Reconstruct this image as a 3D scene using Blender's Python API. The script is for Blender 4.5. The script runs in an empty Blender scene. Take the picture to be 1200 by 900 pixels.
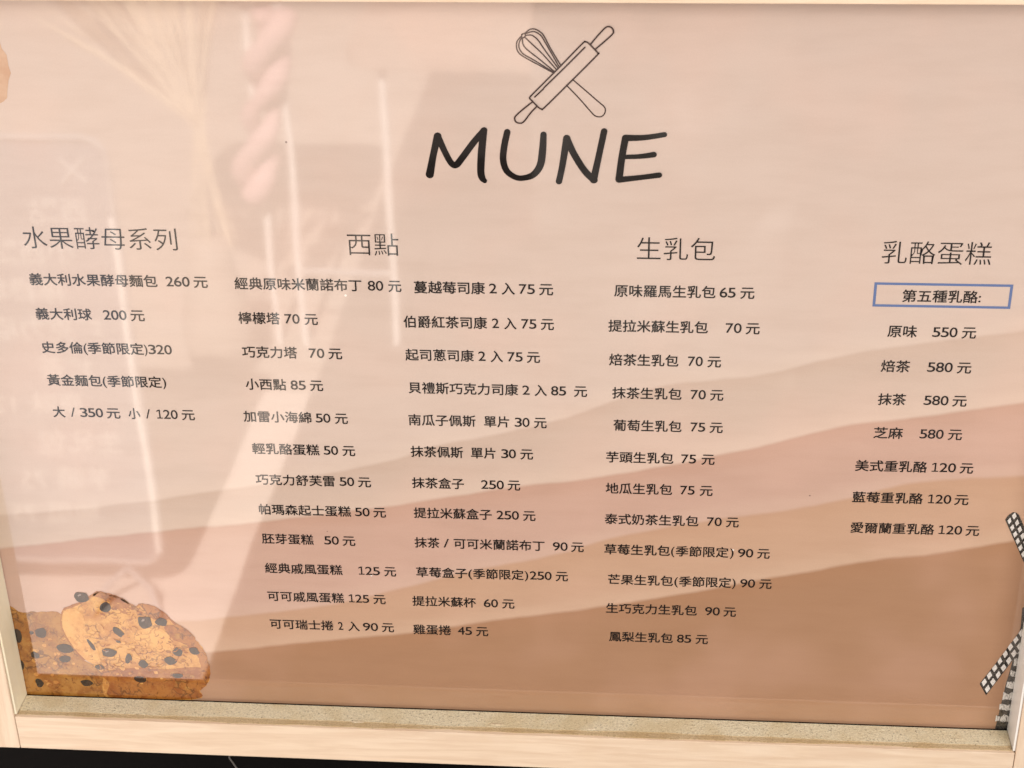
import bpy, bmesh, math, random
from mathutils import Vector, Matrix

S = bpy.context.scene
COL = S.collection

# ---------------------------------------------------------------- camera
cam_d = bpy.data.cameras.new('camera'); cam = bpy.data.objects.new('camera', cam_d)
COL.objects.link(cam); S.camera = cam
# columns: right, up, backward axes of the camera
cam.matrix_world = Matrix(((0.996938, -0.021289, 0.075241, 0.07457),
                           (0.076203, 0.480309, -0.873783, -0.78371),
                           (-0.017537, 0.876841, 0.480461, 0.65014),
                           (0, 0, 0, 1)))
cam_d.sensor_width = 36; cam_d.sensor_fit = 'HORIZONTAL'; cam_d.lens = 60.0
cam_d.clip_start = 0.02; cam_d.clip_end = 200
cam_d.dof.use_dof = True; cam_d.dof.focus_distance = 0.905; cam_d.dof.aperture_fstop = 24

# ---------------------------------------------------------------- light
W = bpy.data.worlds.new('World'); S.world = W; W.use_nodes = True
bg = W.node_tree.nodes['Background']
bg.inputs[0].default_value = (1.0, 0.975, 0.95, 1); bg.inputs[1].default_value = 0.20
sun_d = bpy.data.lights.new('sun', 'SUN'); sun = bpy.data.objects.new('sun', sun_d); COL.objects.link(sun)
sun_d.energy = 4.6; sun_d.angle = math.radians(0.5); sun_d.color = (1.0, 0.97, 0.94)
sun.rotation_euler = Vector((0.0, -1.0, -1.0)).to_track_quat('-Z', 'Y').to_euler()   # from behind the wall
fill_light_d = bpy.data.lights.new('fill_light', 'AREA'); fill_light = bpy.data.objects.new('fill_light', fill_light_d); COL.objects.link(fill_light)  # unseen soft fill, added to brighten poster and ledge from above
fill_light_d.shape = 'RECTANGLE'; fill_light_d.size = 1.6; fill_light_d.size_y = 0.8; fill_light_d.energy = 10; fill_light_d.color = (1.0, 0.965, 0.925)
fill_light.location = (0.9, -1.85, 1.15); fill_light.rotation_euler = (Vector((0, 0, 0.15)) - fill_light.location).to_track_quat('-Z', 'Y').to_euler()
vs = S.view_settings
vs.view_transform = 'Standard'; vs.look = 'None'; vs.exposure = 1.93; vs.gamma = 1; vs.use_curve_mapping = False

# ---------------------------------------------------------------- data, in millimetres on the poster sheet
TEXT = [
  ('H', 299.23, [('水果酵母系列',-243.7,-163.2)]),
  ('H', 298.2, [('西點',-75.1,-49.1)]),
  ('H', 298.23, [('生乳包',71.3,110.1)]),
  ('H', 298.24, [('乳酪蛋糕',192.4,245.5)]),
  ('B', 275.49, [('義大利水果酵母麵包',-244.0,-176.3), ('260',-171.6,-159.2), ('元',-157.0,-149.8)]),
  ('B', 255.47, [('義大利球',-243.7,-213.8), ('200',-207.4,-195.1), ('元',-192.8,-185.5)]),
  ('B', 235.53, [('史多倫',-243.6,-221.3), ('(',-220.8,-218.9), ('季節限定',-218.5,-188.4), (')',-188.0,-186.4), ('320',-185.7,-173.2)]),
  ('B', 215.74, [('黃金麵包',-243.5,-213.8), ('(',-213.1,-211.2), ('季節限定',-210.5,-181.1), (')',-180.4,-178.6)]),
  ('B', 196.03, [('大',-243.4,-236.8), ('/',-233.5,-231.1), ('350',-228.3,-215.7), ('元',-213.6,-206.3), ('小',-201.6,-195.2), ('/',-191.9,-189.6), ('120',-186.3,-174.5), ('元',-172.2,-165.2)]),
  ('B', 275.1, [('經典原味米蘭諾布丁',-135.5,-69.4), ('80',-66.1,-58.2), ('元',-55.5,-48.9)]),
  ('B', 255.18, [('檸檬塔',-135.4,-113.7), ('70',-111.0,-103.2), ('元',-100.5,-93.7)]),
  ('B', 235.24, [('巧克力塔',-135.3,-106.1), ('70',-99.7,-91.6), ('元',-89.3,-82.2)]),
  ('B', 215.85, [('小西點',-135.3,-113.6), ('85',-111.0,-103.0), ('元',-100.6,-93.7)]),
  ('B', 195.98, [('加雷小海綿',-138.3,-101.5), ('50',-99.0,-91.1), ('元',-88.6,-81.7)]),
  ('B', 175.87, [('輕乳酪蛋糕',-135.4,-98.6), ('50',-96.1,-88.3), ('元',-85.8,-79.0)]),
  ('B', 156.14, [('巧克力舒芙雷',-135.2,-91.5), ('50',-88.7,-80.7), ('元',-78.5,-71.5)]),
  ('B', 136.62, [('帕瑪森起士蛋糕',-135.2,-83.8), ('50',-81.4,-73.3), ('元',-71.1,-64.3)]),
  ('B', 117.15, [('胚芽蛋糕',-135.3,-106.2), ('50',-100.0,-91.8), ('元',-89.6,-82.6)]),
  ('B', 97.17, [('經典戚風蛋糕',-135.3,-91.2), ('125',-82.2,-69.8), ('元',-67.2,-60.6)]),
  ('B', 77.75, [('可可戚風蛋糕',-135.5,-91.5), ('125',-89.0,-77.0), ('元',-74.5,-67.6)]),
  ('B', 58.09, [('可可瑞士捲',-135.8,-98.9), ('2',-96.0,-93.3), ('入',-90.3,-83.8), ('90',-81.6,-73.0), ('元',-70.7,-63.8)]),
  ('B', 274.68, [('蔓越莓司康',-42.2,-5.9), ('2',-3.6,0.2), ('入',2.8,9.4), ('75',11.7,19.7), ('元',22.0,29.0)]),
  ('B', 254.83, [('伯爵紅茶司康',-48.6,-5.3), ('2',-2.6,0.9), ('入',3.7,9.9), ('75',12.6,20.3), ('元',22.7,29.3)]),
  ('B', 235.48, [('起司蔥司康',-48.6,-12.7), ('2',-10.2,-6.5), ('入',-3.8,2.5), ('75',5.1,12.9), ('元',15.2,21.9)]),
  ('B', 215.8, [('貝禮斯巧克力司康',-47.8,10.2), ('2',12.6,16.3), ('入',19.0,25.3), ('85',27.7,35.5), ('元',39.8,46.5)]),
  ('B', 196.19, [('南瓜子佩斯',-48.7,-12.9), ('單片',-8.2,5.1), ('30',8.2,16.0), ('元',18.5,25.1)]),
  ('B', 176.48, [('抹茶佩斯',-48.5,-20.2), ('單片',-15.8,-2.6), ('30',0.6,8.4), ('元',10.9,17.6)]),
  ('B', 156.59, [('抹茶盒子',-48.7,-20.3), ('250',-10.8,1.5), ('元',3.7,10.4)]),
  ('B', 137.1, [('提拉米蘇盒子',-48.6,-5.6), ('250',-2.8,9.4), ('元',11.8,18.5)]),
  ('B', 117.42, [('抹茶',-49.0,-35.2), ('/',-32.8,-29.9), ('可可米蘭諾布丁',-27.1,23.3), ('90',28.0,36.1), ('元',38.2,45.0)]),
  ('B', 97.42, [('草莓盒子',-49.0,-20.3), ('(',-19.6,-17.4), ('季節限定',-16.9,11.4), (')',12.1,14.0), ('250',15.0,27.1), ('元',29.5,36.2)]),
  ('B', 77.44, [('提拉米蘇杯',-52.1,-16.0), ('60',-11.4,-3.4), ('元',-0.9,5.9)]),
  ('B', 57.47, [('雞蛋捲',-52.5,-30.9), ('45',-26.8,-18.8), ('元',-16.3,-9.5)]),
  ('B', 274.64, [('原味羅馬生乳包',60.2,111.2), ('65',113.4,121.3), ('元',123.8,130.7)]),
  ('B', 254.63, [('提拉米蘇生乳包',57.4,108.1), ('70',117.2,125.2), ('元',127.5,134.4)]),
  ('B', 235.0, [('焙茶生乳包',58.0,93.7), ('70',98.7,106.2), ('元',108.8,115.6)]),
  ('B', 215.34, [('抹茶生乳包',59.8,95.9), ('70',100.7,108.5), ('元',110.9,117.6)]),
  ('B', 195.75, [('葡萄生乳包',60.6,96.5), ('75',101.3,108.9), ('元',111.4,118.1)]),
  ('B', 176.0, [('芋頭生乳包',57.0,92.7), ('75',97.0,104.8), ('元',107.8,114.6)]),
  ('B', 156.3, [('地瓜生乳包',56.9,92.6), ('75',97.1,104.7), ('元',107.6,114.3)]),
  ('B', 136.53, [('泰式奶茶生乳包',56.6,107.4), ('70',112.1,120.0), ('元',122.5,129.2)]),
  ('B', 116.56, [('草莓生乳包',56.5,92.5), ('(',93.2,95.0), ('季節限定',95.8,124.5), (')',125.4,127.3), ('90',129.8,138.0), ('元',140.3,147.0)]),
  ('B', 96.39, [('芒果生乳包',58.7,94.7), ('(',95.6,97.5), ('季節限定',98.2,126.8), (')',127.5,129.3), ('90',132.0,140.0), ('元',142.5,149.1)]),
  ('B', 76.65, [('生巧克力生乳包',57.8,108.6), ('90',113.3,121.4), ('元',123.6,130.4)]),
  ('B', 56.92, [('鳳梨生乳包',59.7,95.7), ('85',98.2,106.1), ('元',108.7,115.5)]),
  ('B', 274.51, [('第五種乳酪:',204.4,243.0)]),
  ('B', 254.55, [('原味',198.9,213.4), ('550',221.3,233.6), ('元',236.0,242.9)]),
  ('B', 234.44, [('焙茶',197.3,211.8), ('580',220.7,233.3), ('元',235.7,242.7)]),
  ('B', 214.96, [('抹茶',197.4,211.5), ('580',220.8,233.2), ('元',235.4,242.5)]),
  ('B', 194.82, [('芝麻',196.9,211.8), ('580',220.6,232.8), ('元',235.3,242.3)]),
  ('B', 174.51, [('美式重乳酪',188.9,226.3), ('120',228.5,241.3), ('元',243.5,250.3)]),
  ('B', 154.74, [('藍莓重乳酪',188.9,226.0), ('120',228.5,240.9), ('元',242.8,250.0)]),
  ('B', 135.28, [('愛爾蘭重乳酪',189.5,233.9), ('120',236.0,248.7), ('元',250.8,257.8)]),
]
SHOP_NAME = [
  [(-31.6,336.4,5.00), (-29.4,346.8,4.17), (-26.9,356.5,4.72)],
  [(-26.9,356.5,4.17), (-23.7,348.5,3.89), (-20.8,342.7,3.89), (-18.4,341.6,4.17), (-15.4,345.1,4.17), (-9.37,353.4,4.03), (-3.98,359.8,3.89)],
  [(-4.19,359.6,4.17), (-5.52,348.8,4.58), (-6.20,338.7,4.44), (-5.66,335.1,4.17), (-4.44,333.4,3.06)],
  [(7.25,359.0,3.89), (5.54,351.1,4.03), (4.98,344.4,4.03), (6.56,338.9,3.89), (10.7,335.6,3.61), (14.9,335.2,3.61), (19.7,337.0,4.03), (23.1,341.9,4.44), (24.3,349.1,4.44), (24.9,357.9,3.75)],
  [(32.3,333.6,3.89), (33.9,341.4,3.89), (36.2,356.1,4.44)],
  [(36.2,356.1,4.17), (39.6,348.2,4.17), (44.9,339.4,4.17), (49.6,334.6,4.44)],
  [(49.3,334.6,4.44), (51.6,346.1,3.89), (54.3,359.9,3.89)],
  [(64.6,356.4,4.17), (63.0,346.2,4.17), (61.8,335.1,4.44)],
  [(64.6,356.6,4.17), (73.7,356.9,3.47), (83.4,358.5,3.19)],
  [(63.7,346.8,2.78), (71.8,347.2,3.06), (78.5,348.2,3.61)],
  [(61.8,334.9,3.89), (72.0,336.2,3.33), (81.4,337.6,3.47)],
]
PIN_LINES = [
  [(19.1,377.6), (31.4,390.4), (43.6,403.4), (45.1,404.3), (46.6,403.7), (49.8,400.4), (51.0,398.9), (50.5,397.7), (38.4,385.0), (25.6,371.8), (24.1,371.0), (22.6,371.8), (19.7,374.9), (18.4,376.4), (19.1,377.6)],
  [(44.9,401.7), (35.5,391.9), (25.4,381.7)],
  [(25.1,381.1), (20.9,377.0)],
  [(47.4,403.0), (50.6,407.0), (54.1,410.9), (55.8,411.8), (57.5,411.2), (58.3,409.4), (57.6,407.9), (53.8,404.3), (49.6,400.6)],
  [(19.7,374.5), (15.2,370.8), (11.8,367.6), (11.0,366.0), (11.8,364.2), (13.9,363.7), (15.7,364.8), (19.0,369.2), (22.0,372.4)],
]
WHISK_LINES = [
  [(36.1,382.9), (42.5,376.0), (48.5,368.9), (50.3,367.5), (52.4,367.2), (54.1,368.3), (54.8,370.5), (54.1,372.4), (51.4,374.8), (44.9,380.6), (39.0,385.8)],
  [(14.5,406.5), (12.7,404.1), (12.5,401.1), (13.5,398.7), (16.1,396.6), (22.0,393.3), (29.6,389.1)],
  [(14.8,405.8), (13.7,403.5), (13.8,400.8), (15.7,398.1), (20.8,395.1), (29.8,389.4)],
  [(15.3,405.6), (15.6,402.9), (17.4,400.4), (23.2,395.7), (30.3,389.7)],
  [(16.6,406.2), (20.3,402.6), (24.9,398.1), (31.1,390.9)],
  [(16.9,407.2), (19.8,407.3), (22.7,405.0), (25.6,400.6), (31.8,391.8)],
  [(17.1,408.2), (20.7,409.1), (23.9,407.4), (26.1,403.9), (32.4,392.4)],
  [(16.6,408.3), (18.9,410.1), (21.3,410.3), (23.9,408.9), (25.6,406.9), (28.5,401.2), (33.2,393.1)],
  [(15.1,407.7), (16.0,408.1), (16.8,407.7), (16.5,406.6), (15.7,406.1), (14.9,406.5), (15.1,407.7)],
]
LAYERS = [
  [(-284.3,127.6), (-264.2,129.9), (-204.3,138.7), (-164.8,146.6), (-125.8,153.9), (-77.8,165.2), (-58.7,170.7), (-30.4,181.7), (-2.63,187.7), (34.0,199.2), (87.5,220.2), (109.5,223.7), (140.0,228.5), (177.1,239.8), (266.4,256.4)],
  [(-288.1,104.8), (-220.4,115.9), (-180.5,121.8), (-128.0,129.2), (-108.5,132.7), (-64.1,140.3), (-26.9,148.1), (5.96,155.2), (47.7,161.9), (83.3,169.9), (115.7,178.3), (137.9,184.2), (159.8,191.7), (179.4,197.9), (211.9,203.4), (271.6,214.6)],
  [(-298.3,42.8), (-220.1,53.3), (-153.6,62.6), (-93.2,74.6), (-63.2,84.0), (-14.2,99.9), (33.7,113.1), (61.9,124.2), (99.0,133.8), (140.1,142.4), (162.7,146.9), (189.4,154.3), (215.6,163.2), (242.0,167.2), (277.1,170.3)],
  [(-249.4,25.4), (-155.9,38.6), (-125.3,43.6), (-94.9,48.5), (-54.8,54.4), (-10.3,64.6), (19.0,70.0), (48.0,75.8), (86.2,84.3), (114.5,91.2), (142.3,99.2), (165.4,104.6), (206.3,114.5), (233.4,118.9), (275.9,129.2)],
]
COOKIES = [
  [(-256.9,63.3), (-252.2,65.7), (-245.7,69.0), (-238.4,74.1), (-234.2,76.8), (-227.4,74.9), (-222.2,73.1), (-217.2,69.1), (-213.7,66.9), (-210.7,69.0), (-203.3,67.3), (-197.3,62.9), (-192.1,55.9), (-186.5,52.1), (-180.8,44.3), (-176.7,36.4), (-174.9,27.0), (-175.2,18.8), (-177.7,11.8), (-182.6,7.43), (-185.6,0.33), (-237.6,-1.99), (-239.7,16.0), (-245.3,24.0), (-252.2,30.6), (-257.4,41.2), (-259.9,50.5), (-259.4,57.2)],
  [(-293.2,60.5), (-282.2,60.3), (-273.2,61.2), (-258.6,59.2), (-253.2,31.9), (-243.4,21.4), (-237.1,10.6), (-235.3,-1.89), (-304.0,-4.95)],
]
DOUGH = [
  [(-256.5,62.0), (-250.7,64.2), (-246.0,59.1), (-245.4,47.1), (-241.2,37.8), (-240.4,27.0), (-245.2,24.7), (-252.1,31.3), (-257.0,41.9), (-259.2,51.2)],
  [(-216.6,48.2), (-209.6,51.9), (-200.8,51.5), (-196.4,47.0), (-195.6,39.7), (-198.4,34.9), (-204.7,37.3), (-213.3,39.6), (-218.3,43.5)],
]
CRUST = [
  [(-210.7,69.0), (-203.3,67.3), (-197.3,62.9), (-194.4,59.8), (-200.1,57.5), (-205.4,59.3), (-208.6,63.8)],
  [(-198.5,53.0), (-192.2,55.2), (-186.5,52.1), (-180.8,44.3), (-176.7,36.4), (-174.9,27.0), (-175.2,18.8), (-177.9,11.8), (-182.5,7.71), (-180.8,18.6), (-180.6,30.9), (-186.8,40.0), (-195.0,45.1)],
  [(-241.7,18.0), (-223.2,22.2), (-200.9,22.5), (-179.7,24.1), (-177.5,13.2), (-182.6,7.43), (-185.5,1.04), (-235.2,-1.18), (-237.1,10.6)],
  [(-238.4,74.1), (-234.2,76.6), (-227.4,74.6), (-222.2,72.9), (-217.3,68.9), (-219.3,61.4), (-227.4,66.4), (-232.2,71.4)],
]
CHIPS = [(-245.1,72.9,6.1,4.0,-5), (-231.8,66.0,4.6,4.3,30), (-209.6,56.2,6.1,5.0,5), (-199.6,56.9,5.1,3.7,-15), (-226.5,48.5,3.1,4.6,-40), (-243.9,38.4,1.8,5.0,-25), (-234.1,33.0,6.4,3.7,-5), (-222.9,29.4,2.8,4.0,20), (-214.4,26.0,3.8,3.4,0), (-197.5,28.5,5.1,3.4,10), (-192.6,35.5,4.3,3.4,-10), (-182.6,36.2,4.3,3.1,15), (-273.1,46.0,5.1,4.0,0), (-259.9,35.0,7.6,4.0,8), (-261.6,27.5,5.4,2.8,0), (-287.6,43.4,3.3,5.9,0), (-288.9,21.5,2.5,4.6,0), (-279.2,29.5,3.8,2.8,30), (-279.6,8.8,3.6,3.7,0), (-250.6,10.0,5.1,3.1,-10), (-241.1,22.2,3.8,2.2,0), (-217.5,14.2,5.1,2.8,5), (-278.9,45.7,1.8,1.5,0), (-227.4,41.8,2.3,1.2,20), (-194.8,17.9,4.3,2.2,-8)]
PASTRY = [
  [(-238.7,402.0), (-238.3,399.2), (-236.4,395.9), (-236.4,390.6), (-235.8,386.8), (-237.6,382.9), (-238.8,378.5), (-239.7,374.1), (-241.8,372.2), (-243.9,371.2)],
]
SAIL_A = [
  [(270.6,142.8), (271.7,145.5), (274.1,147.8), (275.9,147.5), (277.4,146.2), (294.5,110.9), (290.2,101.7), (283.0,117.2)],
]
SAIL_B = [
  [(269.6,32.0), (274.1,23.9), (286.0,49.6), (292.8,66.5), (292.9,80.0), (288.4,72.0), (276.9,46.9)],
]
SAIL_CELLS = [
  [(271.5,142.4), (273.0,144.8), (274.4,141.9), (272.9,139.4)],
  [(273.6,145.6), (275.1,148.0), (276.5,145.1), (275.0,142.7)],
  [(273.5,138.2), (275.0,140.6), (276.4,137.7), (274.9,135.2)],
  [(275.6,141.4), (277.1,143.9), (278.5,140.9), (277.0,138.5)],
  [(275.4,134.0), (276.9,136.4), (278.4,133.5), (276.9,131.0)],
  [(277.6,137.2), (279.1,139.7), (280.5,136.7), (279.0,134.2)],
  [(277.4,129.7), (278.9,132.2), (280.3,129.2), (278.8,126.7)],
  [(279.6,133.0), (281.1,135.5), (282.4,132.5), (281.0,130.0)],
  [(279.4,125.5), (280.9,128.0), (282.3,125.0), (280.8,122.5)],
  [(281.5,128.8), (283.0,131.2), (284.4,128.3), (282.9,125.8)],
  [(281.4,121.2), (282.9,123.7), (284.3,120.7), (282.8,118.2)],
  [(270.1,32.8), (272.0,29.6), (273.7,33.3), (271.9,36.5)],
  [(272.6,28.3), (274.4,25.1), (276.2,28.8), (274.4,32.0)],
  [(272.5,37.9), (274.3,34.7), (276.1,38.4), (274.3,41.6)],
  [(275.0,33.5), (276.8,30.3), (278.6,34.0), (276.7,37.2)],
  [(274.9,43.0), (276.7,39.9), (278.4,43.6), (276.6,46.7)],
  [(277.3,38.6), (279.1,35.4), (280.9,39.1), (279.0,42.3)],
  [(277.2,48.1), (279.0,45.0), (280.7,48.6), (278.9,51.8)],
  [(279.6,43.7), (281.5,40.5), (283.2,44.2), (281.4,47.4)],
  [(279.5,53.2), (281.3,50.0), (283.1,53.7), (281.2,56.9)],
  [(281.9,48.8), (283.8,45.6), (285.5,49.3), (283.7,52.5)],
  [(281.8,58.2), (283.6,55.1), (285.4,58.7), (283.5,61.9)],
  [(284.2,53.9), (286.1,50.7), (287.8,54.4), (286.0,57.5)],
  [(284.1,63.2), (285.9,60.1), (287.6,63.8), (285.8,66.8)],
  [(286.5,58.9), (288.4,55.8), (290.1,59.4), (288.2,62.5)],
  [(286.4,68.2), (288.2,65.1), (289.9,68.7), (288.1,71.8)],
  [(288.8,63.9), (290.7,60.8), (292.4,64.4), (290.5,67.5)],
]
TOWER = [
  [(281.8,-1.54), (283.0,14.8), (284.2,33.3), (285.4,43.0), (286.3,58.6), (287.4,72.2), (286.7,85.5), (292.8,88.1), (306.0,-0.40)],
]


# ---------------------------------------------------------------- helpers
def link(o, parent=None):
    COL.objects.link(o)
    if parent: o.parent = parent
    return o
def tag(o, label=None, cat=None, group=None, kind=None):
    if label: o['label'] = label
    if cat: o['category'] = cat
    if group: o['group'] = group
    if kind: o['kind'] = kind
    return o
def empty(name, loc, label, cat, group=None):
    o = bpy.data.objects.new(name, None); o.location = loc; o.empty_display_size = .05
    return tag(link(o), label, cat, group)
def obj(name, bm, mats, parent=None, smooth=False):
    me = bpy.data.meshes.new(name); bm.to_mesh(me); bm.free()
    for m in (mats if isinstance(mats, (list, tuple)) else [mats]): me.materials.append(m)
    if smooth:
        for p in me.polygons: p.use_smooth = True
    return link(bpy.data.objects.new(name, me), parent)
def box(bm, x0, x1, y0, y1, z0, z1, bev=0.0):
    v = [bm.verts.new((x, y, z)) for x in (x0, x1) for y in (y0, y1) for z in (z0, z1)]
    fs = [bm.faces.new([v[i] for i in q]) for q in ((0,1,3,2),(4,6,7,5),(0,4,5,1),(2,3,7,6),(0,2,6,4),(1,5,7,3))]
    bmesh.ops.recalc_face_normals(bm, faces=fs)
    if bev:
        es = list({e for f in fs for e in f.edges})
        bmesh.ops.bevel(bm, geom=es, offset=bev, segments=2, profile=.6, affect='EDGES')
def tube(bm, pts, r, n=12, cap=True):
    pts = [Vector(p) for p in pts]; rings = []
    ref = Vector((0.3, 0.2, 1)).normalized()
    for i, p in enumerate(pts):
        t = (pts[min(i+1, len(pts)-1)] - pts[max(i-1, 0)]).normalized()
        a = t.cross(ref)
        if a.length < 1e-4: a = t.cross(Vector((1, 0, 0)))
        a.normalize(); b = t.cross(a)
        rr = r[i] if isinstance(r, (list, tuple)) else r
        rings.append([bm.verts.new(p + a*rr*math.cos(2*math.pi*k/n) + b*rr*math.sin(2*math.pi*k/n)) for k in range(n)])
    for A, B in zip(rings, rings[1:]):
        for k in range(n): bm.faces.new((A[k], A[(k+1) % n], B[(k+1) % n], B[k]))
    if cap:
        bm.faces.new(rings[0][::-1]); bm.faces.new(rings[-1])
def smooth_pts(pts, sub=6, closed=False):
    n = len(pts); out = []
    def g(i):
        if closed: return pts[i % n]
        return pts[max(0, min(n-1, i))]
    for i in range(n if closed else n-1):
        a, b, c, d = g(i-1), g(i), g(i+1), g(i+2)
        for k in range(sub):
            t = k/sub
            out.append(tuple(.5*((2*b[j]) + (c[j]-a[j])*t + (2*a[j]-5*b[j]+4*c[j]-d[j])*t*t + (3*b[j]-a[j]-3*c[j]+d[j])*t**3) for j in range(len(b))))
    if not closed: out.append(tuple(pts[-1]))
    return out
MM = .001
def ribbon(bm, pts, width, y):
    """one inked stroke with round ends, flat on the sheet at depth y (metres)"""
    P = [Vector((p[0], p[1])) for p in pts]
    w = [(p[2] if len(p) > 2 else width)/2 for p in pts]
    L, Rr = [], []
    n = len(P)
    for i in range(n):
        t = (P[min(i+1, n-1)] - P[max(i-1, 0)]).normalized()
        m = Vector((-t.y, t.x))
        L.append(P[i] + m*w[i]); Rr.append(P[i] - m*w[i])
    def cap(i, sgn):
        t = (P[1]-P[0]).normalized() if i == 0 else (P[-1]-P[-2]).normalized()
        t = t*sgn; m = Vector((-t.y, t.x)); c = P[i]
        return [c + (m*math.cos(a) + t*math.sin(a))*w[i] for a in [math.pi*k/8 for k in range(1, 8)]]
    loop = L + cap(n-1, 1) + Rr[::-1] + cap(0, -1)
    V = [bm.verts.new((p.x*MM, y, p.y*MM)) for p in loop]
    nl = len(L); nc = 7
    Lv = V[:nl]; C1 = V[nl:nl+nc]; Rv = V[nl+nc:nl+nc+nl][::-1]; C0 = V[nl+nc+nl:]
    for i in range(nl-1):
        try: bm.faces.new((Lv[i], Lv[i+1], Rv[i+1], Rv[i]))
        except ValueError: pass
    bm.faces.new([Lv[-1]] + C1 + [Rv[-1]]); bm.faces.new([Rv[0]] + C0 + [Lv[0]])
def poly(bm, pts, y, mat=0):
    f = bm.faces.new([bm.verts.new((p[0]*MM, y, p[1]*MM)) for p in pts])
    f.material_index = mat
    f.normal_update()
    if f.normal.y > 0: f.normal_flip()
    return f
def face_front(bm):
    for f in bm.faces:
        f.normal_update()
        if f.normal.y > 0: f.normal_flip()
def wobble(pts, amp, seed, sub=5):
    r = random.Random(seed); out = []
    for p in smooth_pts(pts, sub, True): out.append((p[0]+r.uniform(-amp, amp), p[1]+r.uniform(-amp, amp)))
    return out

# ---------------------------------------------------------------- materials
class N:
    def __init__(s, name):
        s.m = bpy.data.materials.new(name); s.m.use_nodes = True; s.t = s.m.node_tree
        s.b = s.t.nodes['Principled BSDF']
    def new(s, typ, **kw):
        n = s.t.nodes.new(typ)
        for k, v in kw.items(): setattr(n, k, v)
        return n
    def set(s, sock, v):
        if isinstance(v, bpy.types.NodeSocket): s.t.links.new(v, sock)
        elif isinstance(v, (tuple, list)) and len(v) == 3 and sock.type == 'RGBA': sock.default_value = (*v, 1)
        else: sock.default_value = v
    def math(s, op, a, b=0.0, c=0.0, clamp=False):
        n = s.new('ShaderNodeMath', operation=op, use_clamp=clamp)
        for i, v in enumerate((a, b, c)): s.set(n.inputs[i], v)
        return n.outputs[0]
    def mix(s, f, a, b, mode='MIX'):
        n = s.new('ShaderNodeMix', data_type='RGBA', blend_type=mode)
        s.set(n.inputs[0], f); s.set(n.inputs[6], a); s.set(n.inputs[7], b)
        return n.outputs[2]
    def obj(s): return s.new('ShaderNodeTexCoord').outputs['Object']
    def noise(s, vec, scale, detail=3, rough=.55, dist=0.0):
        n = s.new('ShaderNodeTexNoise'); s.set(n.inputs['Vector'], vec)
        n.inputs['Scale'].default_value = scale; n.inputs['Detail'].default_value = detail
        n.inputs['Roughness'].default_value = rough; n.inputs['Distortion'].default_value = dist
        return n.outputs['Fac']
    def mapping(s, vec, scale=(1,1,1), rot=(0,0,0)):
        n = s.new('ShaderNodeMapping'); s.set(n.inputs['Vector'], vec)
        n.inputs['Scale'].default_value = scale; n.inputs['Rotation'].default_value = rot
        return n.outputs[0]
    def smooth(s, v, a, b):
        n = s.new('ShaderNodeMapRange', interpolation_type='SMOOTHSTEP')
        s.set(n.inputs['Value'], v); n.inputs['From Min'].default_value = a; n.inputs['From Max'].default_value = b
        return n.outputs[0]
    def bump(s, h, dist, strength=1.0):
        n = s.new('ShaderNodeBump'); s.set(n.inputs['Height'], h)
        n.inputs['Distance'].default_value = dist; n.inputs['Strength'].default_value = strength
        return n.outputs[0]
    def base(s, c): s.set(s.b.inputs['Base Color'], c)
    def inp(s, k, v): s.set(s.b.inputs[k], v)

def film(n):
    """the clear glossy film over the whole print: gently wavy, so what it mirrors wavers"""
    o = n.obj()
    a = n.noise(o, 9, 1, .4)
    b = n.noise(n.mapping(o, (1, 1, .45)), 38, 1, .4)
    h = n.math('ADD', n.math('MULTIPLY', a, 1.0), n.math('MULTIPLY', b, .12))
    n.inp('Coat Normal', n.bump(h, FILM_WAVE))
    n.inp('Roughness', .8); n.inp('Specular IOR Level', 0.0)
    n.inp('Coat Weight', 1.0); n.inp('Coat Roughness', .034); n.inp('Coat IOR', FILM_IOR)
    return n.m
FILM_WAVE = .00017
FILM_IOR = 1.8

def ink(name, col):
    n = N(name); n.base(col); return film(n)
def print_noise(name, a, b, scale, thr=(.4, .6), c=None, cs=60, ct=(.55, .7)):
    n = N(name); o = n.obj()
    col = n.mix(n.smooth(n.noise(o, scale, 4, .65), *thr), a, b)
    if c: col = n.mix(n.smooth(n.noise(o, cs, 5, .7, .4), *ct), col, c)
    n.base(col); return film(n)

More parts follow.
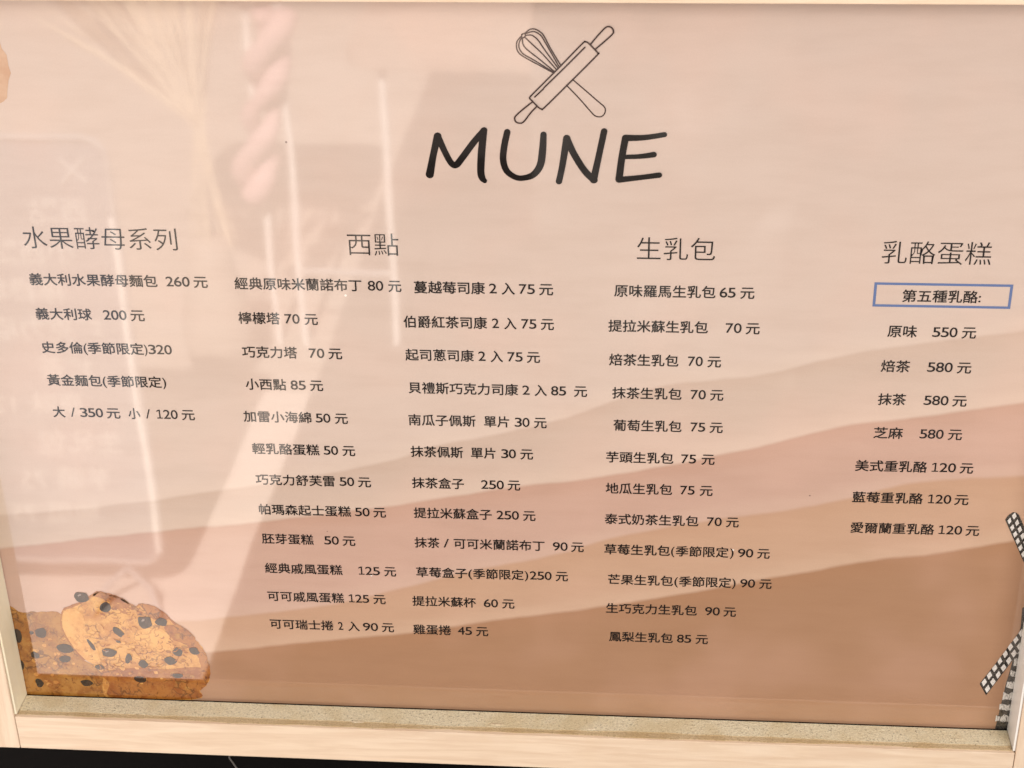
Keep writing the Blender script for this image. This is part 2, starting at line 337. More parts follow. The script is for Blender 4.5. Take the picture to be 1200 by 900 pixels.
M = {}
M['ink'] = ink('black_ink', (.012, .009, .008))
M['line_ink'] = ink('brown_line_ink', (.045, .022, .018))
M['blue_ink'] = ink('slate_blue_ink', (.12, .17, .33))
M['white_ink'] = print_noise('engraving_white', (.62, .57, .52), (.78, .74, .70), 900)
n_ = N('engraving_hatched'); o_ = n_.obj()
n_.base(n_.mix(n_.smooth(n_.noise(n_.mapping(o_, (6, 1, 1)), 330, 4, .75, .5), .50, .60), (.72, .68, .63), (.06, .05, .045))); M['hatched'] = film(n_)
M['dark_engraving'] = print_noise('engraving_dark', (.02, .018, .016), (.10, .085, .07), 1100)
def cookie_mat(name, a, b2, c, dark):
    n = N(name); o = n.obj()
    col = n.mix(n.smooth(n.noise(o, 75, 5, .7), .42, .6), a, b2)
    col = n.mix(n.smooth(n.noise(n.mapping(o, (1.3, 1, 1)), 210, 5, .75, .6), .55, .66), col, c)
    col = n.mix(n.smooth(n.noise(o, 420, 3, .7), .6, .72), col, (a[0]*1.12, a[1]*1.25, a[2]*1.6))
    w = n.new('ShaderNodeVectorMath', operation='ADD'); n.set(w.inputs[0], o)
    nz = n.new('ShaderNodeTexNoise'); n.set(nz.inputs['Vector'], o); nz.inputs['Scale'].default_value = 160
    sc = n.new('ShaderNodeVectorMath', operation='SCALE'); n.set(sc.inputs[0], nz.outputs['Color']); sc.inputs['Scale'].default_value = .012
    n.set(w.inputs[1], sc.outputs[0])
    v = n.new('ShaderNodeTexVoronoi', feature='DISTANCE_TO_EDGE'); n.set(v.inputs['Vector'], w.outputs[0]); v.inputs['Scale'].default_value = 120
    crack = n.math('MULTIPLY', n.math('SUBTRACT', 1.0, n.smooth(v.outputs['Distance'], .0, .09)), n.smooth(n.noise(o, 60, 2), .45, .62))
    col = n.mix(n.math('MULTIPLY', crack, .75), col, dark)
    n.base(col); return film(n)
M['cookie'] = cookie_mat('cookie_print', (0.634, 0.314, 0.076), (0.486, 0.193, 0.041), (0.286, 0.088, 0.019), (0.138, 0.041, 0.010))
M['cookie_back'] = cookie_mat('cookie_print_shade', (0.416, 0.184, 0.038), (0.299, 0.106, 0.020), (0.166, 0.050, 0.011), (0.076, 0.021, 0.006))
M['dough'] = cookie_mat('cookie_dough_print', (0.693, 0.357, 0.094), (0.617, 0.277, 0.065), (0.542, 0.223, 0.052), (0.390, 0.138, 0.029))
M['crust'] = cookie_mat('cookie_crust_print', (0.391, 0.141, 0.027), (0.284, 0.080, 0.015), (0.150, 0.040, 0.009), (0.058, 0.017, 0.005))
M['chip'] = print_noise('chocolate_print', (.012, .006, .005), (.055, .024, .015), 260, (.35, .75))
M['chip_shine'] = ink('chocolate_highlight_print', (.26, .20, .18))
M['pastry'] = print_noise('pastry_print', (.50, .29, .18), (.56, .36, .24), 60, (.35, .65))

def poster_material():
    n = N('poster_print'); o = n.obj()
    sep = n.new('ShaderNodeSeparateXYZ'); n.set(sep.inputs[0], o)
    x = n.math('DIVIDE', n.math('ADD', sep.outputs[0], .30), .60, clamp=True)
    z = sep.outputs[2]
    fine = n.noise(n.mapping(o, (1, 1, 5)), 22, 4, .6)
    wav = n.math('MULTIPLY', n.math('SUBTRACT', n.noise(o, 45, 2), .5), .0022)
    def edge(pts):
        c = n.new('ShaderNodeFloatCurve'); n.set(c.inputs['Value'], x)
        cv = c.mapping.curves[0]
        P = [((p[0]+300)/600, p[1]/450) for p in pts]
        s0 = (P[1][1]-P[0][1])/(P[1][0]-P[0][0]); s1 = (P[-1][1]-P[-2][1])/(P[-1][0]-P[-2][0])
        if P[0][0] > .001: P.insert(0, (0, max(0, P[0][1]-s0*P[0][0])))
        if P[-1][0] < .999: P.append((1, P[-1][1]+s1*(1-P[-1][0])))
        cv.points[0].location = P[0]; cv.points[1].location = P[-1]
        for p in P[1:-1]: cv.points.new(*p)
        c.mapping.update()
        return n.math('ADD', n.math('SUBTRACT', n.math('MULTIPLY', c.outputs[0], .45), z), wav)   # metres below the edge
    D, A, C, B = [edge(p) for p in LAYERS]
    top = n.mix(n.smooth(z, .46, .16), POSTER[0], POSTER[1])
    col = top
    for d, base, deep, sh, wide in ((D, POSTER[2], POSTER[3], .07, .012), (A, POSTER[4], POSTER[5], .15, .014),
                              (C, POSTER[6], POSTER[7], .08, .016), (B, POSTER[8], POSTER[9], .16, .016)):
        ly = n.mix(n.smooth(d, 0, .055), base, deep)
        sm = n.math('MULTIPLY', n.math('SUBTRACT', 1.0, n.smooth(d, 0, wide)), sh)      # the printed fold line under each paper edge
        sm2 = n.math('MULTIPLY', n.math('SUBTRACT', 1.0, n.smooth(d, 0, .0022)), .10 if sh > .12 else .03)
        ly = n.mix(sm, ly, (.42, .20, .10)); ly = n.mix(sm2, ly, (.22, .10, .05))
        lip = n.math('MULTIPLY', n.smooth(d, -.014, -.001), .10)
        col = n.mix(lip, col, (.88, .70, .54))
        col = n.mix(n.smooth(d, -.0016, .0016), col, ly)
    col = n.mix(n.math('MULTIPLY', n.smooth(fine, .35, .75), .22), col, n.mix(1.0, col, (.80, .74, .70), 'MULTIPLY'))
    blot = n.noise(o, 14, 2, .5)
    col = n.mix(n.math('MULTIPLY', n.smooth(blot, .45, .7), .12), col, (.80, .50, .40))
    grain = n.noise(o, 1400, 2, .7)
    col = n.mix(n.math('MULTIPLY', n.smooth(grain, .35, .65), .07), col, n.mix(1.0, col, (.55, .50, .46), 'MULTIPLY'))
    # a few specks of dust and dirt
    for sc, c, amt in ((55, (.9, .85, .78), .05), (42, (.16, .10, .08), .035)):
        v = n.new('ShaderNodeTexVoronoi'); n.set(v.inputs['Vector'], n.mapping(o, (1, .001, 1))); v.inputs['Scale'].default_value = sc
        s2 = n.new('ShaderNodeSeparateColor'); n.set(s2.inputs[0], v.outputs['Color'])
        pick = n.math('GREATER_THAN', s2.outputs[0], .66)
        spot = n.math('LESS_THAN', v.outputs['Distance'], n.math('MULTIPLY', s2.outputs[1], amt*.75))
        col = n.mix(n.math('MULTIPLY', n.math('MULTIPLY', pick, spot), .8), col, c)
    n.base(col); return film(n)
POSTER = [(.575, .452, .388), (.645, .505, .425),      # plain top, above the folds
          (.585, .445, .362), (.65, .490, .40),     # first fold
          (.555, .358, .278), (.575, .378, .298),      # rosy fold
          (.550, .345, .232), (.56, .362, .25),       # tan fold
          (.40, .222, .128), (.405, .228, .134)]      # lowest fold

def wood(name, a, b, rough=.5, streak=(1, 6, 6), scale=18):
    n = N(name); o = n.obj()
    g = n.noise(n.mapping(o, streak), scale, 5, .6, .6)
    col = n.mix(n.smooth(g, .3, .7), a, b)
    col = n.mix(n.math('MULTIPLY', n.smooth(n.noise(o, 25, 3), .5, .75), .25), col, (a[0]*.86, a[1]*.78, a[2]*.66))
    n.base(col); n.inp('Roughness', rough); n.inp('Normal', n.bump(g, .0003)); return n.m
M['pine'] = wood('pale_pine', (.80, .63, .47), (.70, .52, .37), streak=(1, 8, 14))
M['pine_side'] = wood('pale_pine_side', (.80, .63, .47), (.70, .52, .37), streak=(14, 8, 1))
M['lit_cream'] = wood('lit_cream_lining', (.88, .86, .82), (.85, .82, .77), .4, (3, 3, 1), 30)  # right lining: same paint as the left, its whiter light put into the colour
M['cream'] = wood('cream_painted_lining', (.90, .82, .62), (.87, .78, .57), .45, (3, 3, 1), 30)

def raw_board(name, a, b, c):
    n = N(name); o = n.obj()
    g = n.noise(o, 900, 3, .7); g2 = n.noise(o, 620, 4, .7)
    col = n.mix(n.smooth(g, .38, .62), a, b)
    col = n.mix(n.smooth(g2, .56, .68), col, c)
    col = n.mix(n.math('MULTIPLY', n.smooth(n.noise(o, 35, 3), .42, .66), .6), col, (a[0]*.78, a[1]*.70, a[2]*.56))
    n.base(col); n.inp('Roughness', .95); n.inp('Normal', n.bump(n.math('ADD', g, g2), .0006)); return n.m
M['raw'] = raw_board('sandy_raw_board', (.84, .74, .53), (.68, .59, .41), (.30, .24, .16))
M['raw_edge'] = raw_board('sandy_raw_board_edge', (.62, .47, .28), (.54, .40, .23), (.34, .24, .13))
M['glue'] = raw_board('dried_glue', (.78, .66, .48), (.74, .60, .42), (.6, .5, .34))

def plain(name, c, rough=.5, **kw):
    n = N(name); o = n.obj()
    g = n.noise(o, 30, 3)
    n.base(n.mix(n.smooth(g, .3, .7), c, (c[0]*.9, c[1]*.9, c[2]*.9))); n.inp('Roughness', rough)
    for k, v in kw.items(): n.inp(k.replace('_', ' '), v)
    return n.m
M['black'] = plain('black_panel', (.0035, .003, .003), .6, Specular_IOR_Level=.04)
M['pale'] = plain('glare_slab_pale', (.60, .515, .455), .8)
M['added_dark_slab'] = plain('added_dark_slab', (.045, .035, .030), .8)
M['scratch'] = plain('grey_scratch', (.10, .09, .08), .6)
M['white'] = plain('white_metal', (.85, .82, .78), .4)
M['board'] = plain('grey_menu_board', (.22, .22, .245), .6)
M['seat'] = plain('beige_seat', (.36, .27, .22), .7)
M['plastic'] = plain('pale_plastic_sheet', (.085, .075, .066), .6)
M['rim'] = plain('light_grey_rim', (.36, .35, .35), .5)
M['board_edge'] = plain('brown_board_edge', (.20, .10, .05), .6)
M['chalk'] = plain('white_lettering', (.50, .49, .48), .8)
M['pink'] = plain('pink_cloth', (.58, .37, .37), .9)
M['straw'] = plain('dried_grass', (.68, .56, .40), .9)
M['straw_dark'] = plain('dried_leaf', (.24, .17, .11), .9)
M['vase'] = plain('cream_vase', (.33, .27, .22), .6)
n_ = N('pale_paving'); o_ = n_.obj()
b_ = n_.new('ShaderNodeTexBrick'); n_.set(b_.inputs['Vector'], o_); b_.offset = 0.0
for k, v in (('Scale', 1.0), ('Mortar Size', .004), ('Brick Width', .6), ('Row Height', .6)): b_.inputs[k].default_value = v
b_.inputs['Color1'].default_value = (.33, .275, .235, 1); b_.inputs['Color2'].default_value = (.37, .31, .265, 1); b_.inputs['Mortar'].default_value = (.33, .26, .20, 1)
n_.base(n_.mix(n_.math('MULTIPLY', n_.smooth(n_.noise(o_, 3, 5, .65), .35, .7), .35), b_.outputs[0], (.31, .26, .215))); n_.inp('Roughness', .8)
M['paving'] = n_.m

# ---------------------------------------------------------------- the setting
FLOOR = -.70
bm = bmesh.new(); box(bm, -12, 12, -22, 6, FLOOR-.1, FLOOR)
tag(obj('pavement', bm, M['paving']), kind='structure')
bm = bmesh.new(); box(bm, -3.2, -.465, -1.62, 0, FLOOR-.05, FLOOR+.004)
tag(obj('added_glare_slab', bm, M['pale']), kind='structure')  # added pale slab, gives the milky glare mirrored at the lower left
bm = bmesh.new(); box(bm, -.4645, 12, -22, .0, FLOOR-.05, FLOOR+.004)
tag(obj('added_dark_slab', bm, M['added_dark_slab']), kind='structure')  # added dark slab, keeps what the film mirrors on the right dim
bm = bmesh.new(); box(bm, -.462, 2.4, .0125, .07, FLOOR+.002, .78)
wall = tag(obj('wall', bm, M['black']), 'black wall panel that shows as a dark strip below the wooden frame', 'wall')
bm = bmesh.new(); tube(bm, [(-.170+.004*math.sin(i*1.7), .0125, -.019-.012*i) for i in range(8)], .0006, 6)
obj('scratch', bm, M['scratch'], wall)

# ---------------------------------------------------------------- the poster
bm = bmesh.new(); box(bm, -.297, .297, 0, .0006, -.014, .442)
poster = tag(obj('menu_poster', bm, poster_material()), 'peach and tan bakery menu poster with black Chinese lines of cakes and prices', 'poster')

def text_mesh(body, size, offset):
    cu = bpy.data.curves.new('tmp', 'FONT'); cu.body = body; cu.size = 1; cu.offset = offset; cu.resolution_u = 6
    o = bpy.data.objects.new('tmp', cu); COL.objects.link(o)
    dg = bpy.context.evaluated_depsgraph_get(); dg.update()
    me = bpy.data.meshes.new_from_object(o.evaluated_get(dg))
    bpy.data.objects.remove(o); bpy.data.curves.remove(cu)
    return me
def add_text(bm, body, xl, xr, base, size, offset, y, hscale=1.0, spread=0.0):
    me = text_mesh(body, size, offset)
    xs = [v.co.x for v in me.vertices]; a, b = min(xs), max(xs)
    k = (xr-xl)/(b-a)
    # printed strokes spread a little: the same outline laid down again a hair to each side
    for i, (sx, sz) in enumerate(((0, 0), (1, .6), (-1, -.6), (.6, -1), (-.6, 1)) if spread else ((0, 0),)):
        vs_ = [bm.verts.new(((xl + (v.co.x-a)*k + sx*spread*size)*MM, y - .000012*i, (base + (v.co.y*hscale + sz*spread)*size)*MM)) for v in me.vertices]
        for p in me.polygons:
            try: bm.faces.new([vs_[j] for j in p.vertices])
            except ValueError: pass
    bpy.data.meshes.remove(me)
INK_Y = -.00012
def add_digit(bm, ch, xl, xr, base, h):
    if ch == '1':      # a one with a flag and a foot
        w = xr-xl; t = h*.115; c = xl+w*.54
        pts = [(xl+w*.10, base), (xr-w*.04, base), (xr-w*.04, base+t), (c+t*.6, base+t), (c+t*.6, base+h), (c-t*.6, base+h), (xl+w*.10, base+h*.88), (xl+w*.10, base+h*.74), (c-t*.6, base+h*.86), (c-t*.6, base+t), (xl+w*.10, base+t)]
        poly(bm, pts, INK_Y)
    else: add_text(bm, ch, xl, xr, base, h/.70, 0, INK_Y, 1.0, .008)
for kind, zc, segs in TEXT:
    bm = bmesh.new(); head = kind == 'H'
    size = 13.6 if head else 7.35
    for t, a, b in segs:
        latin = t[0] in '0123456789/'
        if t in '()': add_text(bm, t, a, b, zc-.33*size, size, 0, INK_Y, 1.0, .008)
        elif latin and t != '/':
            n_d = len(t); pitch = (b-a)/(n_d-.10)
            for i, ch in enumerate(t): add_digit(bm, ch, a+i*pitch, a+i*pitch+pitch*.90, zc-.375*size, .75*size)
        elif latin: add_text(bm, t, a, b, zc-.345*size*1.09, size, -.002, INK_Y, 1.09, .010)
        else: add_text(bm, t, a, b, zc-.382*size, size, -.012 if head else (.001 if '莓' in t or '爵' in t else 0), INK_Y, 1.0, .005 if head else .014)
    face_front(bm)
    full = ' '.join(s[0] for s in segs)
    tag(obj('heading' if head else 'menu_line', bm, M['ink'], poster), ('large thin heading reading ' if head else 'printed line reading ') + full)

bm = bmesh.new()
for i, s in enumerate(SHOP_NAME): ribbon(bm, [(p[0], p[1], p[2]*.81) for p in smooth_pts(s, 8)], 4, INK_Y - .00002*i)
face_front(bm); obj('shop_name', bm, M['ink'], poster)
bm = bmesh.new()
for i, s in enumerate(WHISK_LINES): ribbon(bm, smooth_pts(s, 5), .62, INK_Y - .00002*i)
face_front(bm); obj('whisk_drawing', bm, M['line_ink'], poster)
bm = bmesh.new()
for i, s in enumerate(PIN_LINES): ribbon(bm, smooth_pts(s, 5), .74, INK_Y - .0003 - .00002*i)
face_front(bm); obj('rolling_pin_drawing', bm, M['line_ink'], poster)
bm = bmesh.new()
x0, x1, z0, z1, w = 190.0, 258.1, 268.2, 281.7, 1.35
for q in (((x0,z0),(x1,z0),(x1,z0+w),(x0,z0+w)), ((x0,z1-w),(x1,z1-w),(x1,z1),(x0,z1)),
          ((x0,z0+w),(x0+w,z0+w),(x0+w,z1-w),(x0,z1-w)), ((x1-w,z0+w),(x1,z0+w),(x1,z1-w),(x1-w,z1-w))): poly(bm, q, INK_Y)
obj('border_box', bm, M['blue_ink'], poster)

# cookies printed in the lower left corner
bm = bmesh.new(); poly(bm, [(max(p[0], -296), max(p[1], -3)) for p in wobble(COOKIES[1], .45, 3)], -.00008)
back = tag(obj('cookie_picture', bm, M['cookie_back'], poster), 'printed cookie lying behind, cut by the left rail')
bm = bmesh.new(); poly(bm, [(p[0], max(p[1], -3)) for p in wobble(COOKIES[0], .55, 5)], -.00014)
front = tag(obj('cookie_picture', bm, M['cookie'], poster), 'printed cookie standing in front, crumbly and full of chips')
bm = bmesh.new()
for i, s in enumerate(CRUST): poly(bm, [(p[0], max(p[1], -3)) for p in wobble(s, .35, 20+i)], -.00018-.00001*i)
obj('crust', bm, M['crust'], front)
for i, s in enumerate(DOUGH):
    bm = bmesh.new(); poly(bm, wobble(s, .15, 40+i), -.00024); obj('dough_lump', bm, M['dough'], front)
bm = bmesh.new(); r = random.Random(77)      # browned rim round the front cookie
rim_ = smooth_pts(COOKIES[0], 5, True)
segs_ = [p for p in rim_ if p[1] > -2]
for k0, k1, w_ in ((0, 70, 1.5), (118, 165, 1.2)):
    pts = [(p[0]+r.uniform(-.1, .1), max(p[1], -3), w_*r.uniform(.5, 1.2)) for p in rim_[k0:k1]]
    if len(pts) > 3: ribbon(bm, pts, 1, -.00021-.00001*(k0 > 0))
face_front(bm); obj('rim', bm, M['crust'], front)
def crumbs(parent, name, cx, cz, rx, rz, count, seed, y, mats):
    r = random.Random(seed); bm = bmesh.new()
    for i in range(count):
        an = r.uniform(0, 6.283); q = math.sqrt(r.random())
        x, z = cx+rx*q*math.cos(an), cz+rz*q*math.sin(an)
        if z < -1 or x < -287: continue
        s = r.uniform(.7, 2.3); k = r.uniform(.5, .85)
        ring = [(math.cos(2*math.pi*j/8), math.sin(2*math.pi*j/8), r.uniform(.65, 1.2)) for j in range(8)]
        yy = y - .0000004*i
        poly(bm, smooth_pts([(x+.28+c*s*w, z-.34+d*s*k*w) for c, d, w in ring], 3, True), yy, 0)
        poly(bm, smooth_pts([(x+c*s*w*.9, z+d*s*k*w*.9) for c, d, w in ring], 3, True), yy-.0000002, 1 + (r.random() < .35))
    return obj(name, bm, mats, parent)
crumbs(front, 'crumb_texture', -221, 34, 27, 24, 62, 31, -.000243, [M['crust'], M['dough'], M['cookie']])
crumbs(front, 'crumb_texture', -226, 64, 15, 6, 34, 32, -.000247, [M['crust'], M['cookie'], M['crust']])
crumbs(front, 'crumb_texture', -192, 28, 7, 24, 40, 33, -.000251, [M['crust'], M['cookie_back'], M['crust']])
crumbs(back, 'crumb_texture', -270, 28, 14, 22, 44, 34, -.000085, [M['crust'], M['cookie_back'], M['cookie']])
def crumb_cracks(parent, x0, x1, z0, z1, count, seed, y):
    r = random.Random(seed); bm = bmesh.new()
    for i in range(count):
        x, z = r.uniform(x0, x1), r.uniform(z0, z1); a = r.uniform(0, 6.3); pts = []
        if ((x+222)/33)**2 + ((z-20)/46)**2 > 1 and parent is front: continue
        for k in range(r.randint(3, 6)):
            pts.append((x, z, r.uniform(.25, .7))); a += r.uniform(-.9, .9); x += math.cos(a)*1.1; z += math.sin(a)*.9
        ribbon(bm, pts, .5, y-.000001*i)
    face_front(bm); return obj('crumb_crack', bm, M['crust'], parent)
crumb_cracks(front, -244, -186, 8, 62, 70, 1, -.000275)
crumb_cracks(back, -284, -256, 3, 56, 30, 2, -.00010)
for i, (x, z, a, b, t) in enumerate(CHIPS):
    r = random.Random(60+i); bm = bmesh.new(); t = -math.radians(t); a *= .80; b *= .84
    pts = []
    for k in range(9):
        an = 2*math.pi*k/9 + .5*i; q = r.uniform(.80, 1.14); u = a*math.cos(an)*q*.92; v = b*math.sin(an)*q*1.05
        pts.append((x+u*math.cos(t)-v*math.sin(t), z+u*math.sin(t)+v*math.cos(t)))
    on_back = x < -256
    y = -.000135 if on_back else -.0003
    pts = [(p[0], max(p[1], -3)) for p in smooth_pts(pts, 3, True)]
    poly(bm, pts, y)
    if a > 4.2 and not on_back:
        poly(bm, smooth_pts([(x-a*.42, z+b*.12), (x-a*.30, z+b*.48), (x+a*.02, z+b*.56), (x-a*.06, z+b*.30), (x-a*.20, z+b*.20)], 4, True), y-.00004, 1)
    obj('chocolate_chip', bm, [M['chip'], M['chip_shine']], back if on_back else front)

# a pastry picture cut by the left edge, near the top
bm = bmesh.new()
edge_ = PASTRY[0]
cx, cz = edge_[0][0]-19, (edge_[0][1]+edge_[-1][1])/2
arc = [(max(-296, cx+36*math.cos(a)), cz+34*math.sin(a)) for a in [math.radians(d) for d in range(245, 110, -9)]]
poly(bm, edge_ + arc, -.0001)
tag(obj('pastry_picture', bm, M['pastry'], poster), 'brown pastry picture cut off at the upper left')

# windmill engraving in the lower right corner
mill = empty('windmill_picture', (0, 0, 0), None, None); mill.parent = poster
mill['label'] = 'black and white engraved windmill at the lower right corner'
bm = bmesh.new(); poly(bm, TOWER[0], -.0001); tower = obj('tower', bm, M['dark_engraving'], mill)
bm = bmesh.new(); r = random.Random(9)
for k in range(9):
    zb = 6 + k*8.1; xl = 279.3 + .145*zb*.9
    pts = []
    top_, bot_ = [], []
    for j in range(9):
        xx = xl + 1.3 + j*1.5
        if xx > 297: break
        top_.append((xx, zb+3.6+r.uniform(-.9, 1.3))); bot_.append((xx, zb-.6+r.uniform(-.8, .7)))
    if len(top_) > 2: poly(bm, bot_ + top_[::-1], -.00014)
obj('wall_band', bm, M['hatched'], tower)
for nm, S_ in (('a', SAIL_A), ('b', SAIL_B)):
    bm = bmesh.new(); poly(bm, [(min(p[0], 297), p[1]) for p in S_[0]], -.00018)
    sail = obj('sail', bm, M['dark_engraving'], mill)
    bm = bmesh.new()
    for c in SAIL_CELLS:
        up = c[0][1] > 95
        if up == (nm == 'a') and max(p[0] for p in c) < 297:
            r = random.Random(int(c[0][0]*10)); mx, mz = sum(p[0] for p in c)/4, sum(p[1] for p in c)/4; poly(bm, [(mx+(p[0]-mx)*.82+r.uniform(-.15, .15), mz+(p[1]-mz)*.82+r.uniform(-.15, .15)) for p in c], -.00022)
    obj('sail_lattice', bm, M['white_ink'], sail)

# ---------------------------------------------------------------- the frame
frame = empty('picture_frame', (0, 0, 0), 'pale pine picture frame with a sandy raw ledge round the menu poster', 'frame')
XI, ZT, YF, RW = .2895, .4287, -.0205, .0243
bm = bmesh.new(); box(bm, -XI, XI, YF, -.0016, -RW, -.0006, .0003); obj('rail', bm, M['pine'], frame)
bm = bmesh.new(); box(bm, -XI, XI, YF, .012, ZT, ZT+RW, .0006); obj('rail', bm, M['pine'], frame)
for s in (-1, 1):
    bm = bmesh.new(); a, b = sorted((s*(XI+.0004), s*(XI+.0004+RW))); box(bm, a, b, YF-.0003, .012, -RW, ZT+RW, .0006); obj('rail', bm, M['pine_side'], frame)
    bm = bmesh.new(); a, b = sorted((s*(XI-.0010), s*(XI+.0002))); box(bm, a, b, YF+.0012, -.0008, .0003, ZT-.0005); obj('lining', bm, M['cream'] if s < 0 else M['lit_cream'], frame)
bm = bmesh.new(); box(bm, -XI+.001, XI-.001, -.0017, -.0003, -.002, -.0002); obj('gap_shade_strip', bm, M['black'], frame)  # black strip painting the contact shade between poster and ledge
# sandy ledge along the bottom, its front strip worn and brown
r = random.Random(4); bm = bmesh.new(); nx = 240; rows = []
def wv(i, s): return sum(math.sin(i*f+s*3+p)*a for f, p, a in ((.07, 0, .0005), (.19, 1, .00035), (.53, 2, .0002)))
for i in range(nx+1):
    x = -XI+.0012 + (2*XI-.0024)*i/nx
    e1 = -.0150 + wv(i, 1)*.9; e2 = -.0186 + wv(i, 2) + r.uniform(-.00012, .00012)
    rows.append([bm.verts.new(v) for v in ((x, -.0018, .0002), (x, -.008, .0002+r.uniform(-.00005, .00005)), (x, e1, .0002), (x, e1-.0004, -.0001), (x, e2, -.00015), (x, e2, -.0008))])
for A_, B_ in zip(rows, rows[1:]):
    for k in range(5):
        f = bm.faces.new((A_[k], A_[k+1], B_[k+1], B_[k])); f.material_index = 1 if k >= 2 else 0
bmesh.ops.recalc_face_normals(bm, faces=bm.faces)
ledge = obj('ledge', bm, [M['raw'], M['raw_edge']], frame)
for (x, y, a) in ((-.0045, -.0128, .005), (-.086, -.0150, .004), (.05, -.0138, .003)):
    bm = bmesh.new(); bmesh.ops.create_icosphere(bm, subdivisions=2, radius=1)
    for v in bm.verts: v.co = Vector((x+v.co.x*a, y+v.co.y*a*.22, .0003+v.co.z*.0004))
    obj('glue_blob', bm, M['glue'], ledge, True)

# ---------------------------------------------------------------- things across from the poster, seen mirrored in its film
mb = empty('menu_board', (-.69, -1.03, FLOOR), 'low grey menu board with white lettering standing across from the poster', 'menu board')
def local(bm, o):
    for v in bm.verts: v.co -= o.location
    return bm
XB0, XB1, ZB0, ZB1, YB = -.86, -.545, -.625, -.035, -1.03
def round_rect(x0, x1, z0, z1, rad, n=8):
    out = []
    for cx, cz, a0 in ((x1-rad, z1-rad, 0), (x0+rad, z1-rad, 90), (x0+rad, z0+rad, 180), (x1-rad, z0+rad, 270)):
        for k in range(n+1):
            a = math.radians(a0+90*k/n); out.append((cx+rad*math.cos(a), cz+rad*math.sin(a)))
    return out
def slab(bm, loop, y0, y1):
    A_ = [bm.verts.new((p[0], y0, p[1])) for p in loop]; B_ = [bm.verts.new((p[0], y1, p[1])) for p in loop]
    bm.faces.new(A_); bm.faces.new(B_[::-1])
    for i in range(len(loop)): bm.faces.new((A_[i], A_[i-1], B_[i-1], B_[i]))
    bmesh.ops.recalc_face_normals(bm, faces=bm.faces)
bm = bmesh.new(); slab(bm, round_rect(XB0, XB1, ZB0, ZB1, .03), YB-.006, YB); obj('panel', local(bm, mb), M['board'], mb)
bm = bmesh.new(); lp = round_rect(XB0, XB1, ZB0, ZB1, .03)
tube(bm, [(p[0], YB+.001, p[1]) for p in lp+lp[:1]], .0045, 8, False); obj('rim', local(bm, mb), M['rim'], mb)
bm = bmesh.new()
rowsb = ['西點', '小西點 70', '檸檬塔', '巧克力塔 70', '抹茶', '原味 120', '生乳包', '芋頭 75', '地瓜 75']
for i, t in enumerate(rowsb):
    zb = ZB1 - .105 - i*.053
    me = text_mesh(t, 1, .012); xs = [v.co.x for v in me.vertices]; a_, b_x = min(xs), max(xs)
    k = .036
    vs_ = [bm.verts.new((XB1-.035-.02*(i % 3) - (v.co.x-a_)*k, YB+.0012, zb+v.co.y*k)) for v in me.vertices]
    for p in me.polygons: bm.faces.new([vs_[j] for j in p.vertices])
obj('lettering', local(bm, mb), M['chalk'], mb)
bm = bmesh.new()
tube(bm, [(XB1-.004, YB+.004, ZB1-.10), (XB1-.004, YB+.004, ZB0+.02)], .005, 8)
obj('edge_strip', local(bm, mb), M['white'], mb)
bm = bmesh.new()
for q in (((0, 0), (.03, .03)), ((.03, 0), (0, .03))):
    tube(bm, [(XB1-.06+q[0][0], YB+.001, ZB1-.055+q[0][1]), (XB1-.06+q[1][0], YB+.001, ZB1-.055+q[1][1])], .002, 6)
obj('emblem', local(bm, mb), M['chalk'], mb)
for s in (XB0+.06, XB1-.05):
    bm = bmesh.new(); tube(bm, [(s-.05, YB+.03, FLOOR+.006), (s-.03, YB+.01, FLOOR+.04), (s, YB-.002, ZB0-.012), (s+.03, YB+.01, FLOOR+.04), (s+.045, YB+.03, FLOOR+.006)], .005, 8)
    obj('leg', local(bm, mb), M['rim'], mb)

def stool(loc, label, legs, top, seat, bar=None):
    st = empty('stool', loc, label, 'stool', 'white stools across from the poster')
    for (x, y) in legs:
        bm = bmesh.new(); tube(bm, [(x, y, FLOOR), (x, y, top-.005)], .0065, 12); obj('leg', local(bm, st), M['white'], st)
    bm = bmesh.new(); x0, x1, y0, y1 = seat
    lp = round_rect(x0, x1, y0, y1, .07)
    A_ = [bm.verts.new((p[0], p[1], top)) for p in lp]; B_ = [bm.verts.new((p[0], p[1], top+.02)) for p in lp]
    bm.faces.new(A_[::-1]); bm.faces.new(B_)
    for i in range(len(lp)): bm.faces.new((A_[i], B_[i], B_[i-1], A_[i-1]))
    bmesh.ops.recalc_face_normals(bm, faces=bm.faces); obj('seat', local(bm, st), M['seat'], st)
    if bar:
        bm = bmesh.new(); tube(bm, bar, .0055, 10); obj('crossbar', local(bm, st), M['rim'], st)
    return st
stool((-.345, -1.8, FLOOR), 'white single post stool standing free beside the tied one', [(-.345, -1.8)], -.20, (-.41, 0, -2.17, -1.77))
stool((-.53, -1.8, FLOOR), 'white two post stool with a pink twisted cloth tied to it', [(-.553, -1.8), (-.504, -1.8)], -.10, (-.86, -.48, -2.14, -1.78),
      [(-.50, -1.80, -.56), (-.352, -1.80, -.56)])
bm = bmesh.new()
for ph in (0, math.pi):
    pts, rad = [], []
    for i in range(60):
        t = i/59; an = t*11+ph
        pts.append((-.505+.018*math.cos(an)-.065*t, -1.785+.018*math.sin(an), -.11-.31*t)); rad.append(.017+.003*math.sin(t*9)+.002*math.sin(t*31+ph))
    tube(bm, pts, rad, 10)
g = tag(obj('cloth_twist', bm, M['pink'], None, True), 'pink twisted cloth wound down a white stool leg', 'cloth')

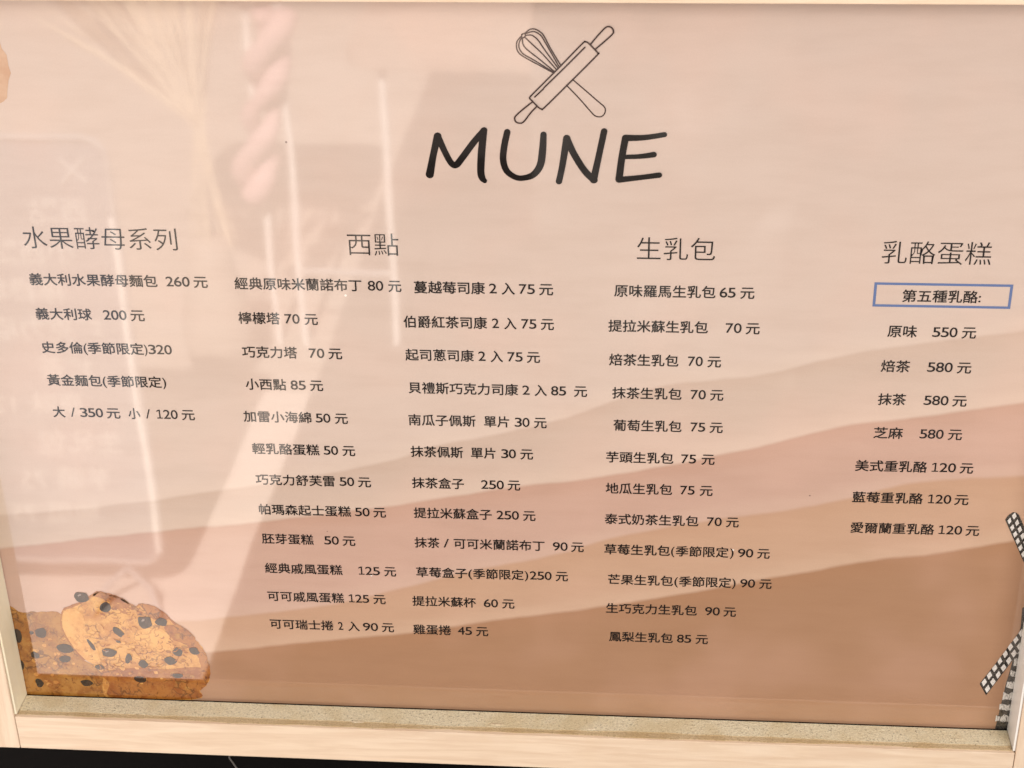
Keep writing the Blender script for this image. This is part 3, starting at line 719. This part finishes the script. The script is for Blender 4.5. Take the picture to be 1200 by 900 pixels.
bq = empty('dried_bouquet', (-.66, -1.72, FLOOR), 'fan of dried pale grass in a cream vase beside the stools', 'bouquet')
r = random.Random(12); bm = bmesh.new()
tie = Vector((-.625, -1.70, -.27))
for i in range(46):
    an = r.uniform(-.9, .30); ln = r.uniform(.20, .34)
    tip = tie + Vector((math.sin(an)*ln, r.uniform(-.05, .05), math.cos(an)*ln))
    mid = tie.lerp(tip, .6) + Vector((0, 0, .01))
    tube(bm, [tie + Vector((r.uniform(-.01, .01), 0, 0)), mid, tip], [.0015, r.uniform(.002, .006), .0006], 6)
for i in range(14):
    tube(bm, [tie + Vector((r.uniform(-.01, .01), 0, 0)), tie + Vector((r.uniform(-.03, .05), r.uniform(-.02, .02), -.2))], .0016, 5)
obj('grass', local(bm, bq), M['straw'], bq)
bm = bmesh.new()
for an, ln in ((-.75, .36), (-.62, .34), (-.5, .30)):
    d = Vector((math.sin(an), .0, math.cos(an))); s_ = Vector((d.z, 0, -d.x))
    tube(bm, [tie - d*.0, tie + d*ln*.6, tie + d*ln], [.003, .013, .001], 6)
obj('leaf', local(bm, bq), M['straw_dark'], bq)
bm = bmesh.new(); tube(bm, [(-.625, -1.70, FLOOR+.001), (-.625, -1.70, FLOOR+.08), (-.625, -1.70, FLOOR+.2), (-.625, -1.70, FLOOR+.24)], [.05, .06, .035, .03], 20)
obj('vase', local(bm, bq), M['vase'], bq, True)

# crumpled plastic sheet hanging across from the right half of the poster
bm = bmesh.new(); r = random.Random(5); g_ = []
from mathutils import noise as mnoise
for i in range(60):
    row = []
    for j in range(70):
        x = -.095 + .40*i/59 + (.02*math.sin(j*.25) if i > 50 else 0); z = FLOOR+.002 + .92*j/69
        y = -1.62 + .05*mnoise.noise(Vector((x*7, z*5, 0))) + .012*abs(mnoise.noise(Vector((x*15, z*11, 4))))
        row.append(bm.verts.new((x, y, z)))
    g_.append(row)
for i in range(59):
    for j in range(69): bm.faces.new((g_[i][j], g_[i][j+1], g_[i+1][j+1], g_[i+1][j]))
sh_ = tag(obj('plastic_sheet', bm, M['plastic'], None), 'pale crumpled plastic sheet hanging across from the right half of the poster', 'plastic sheet')
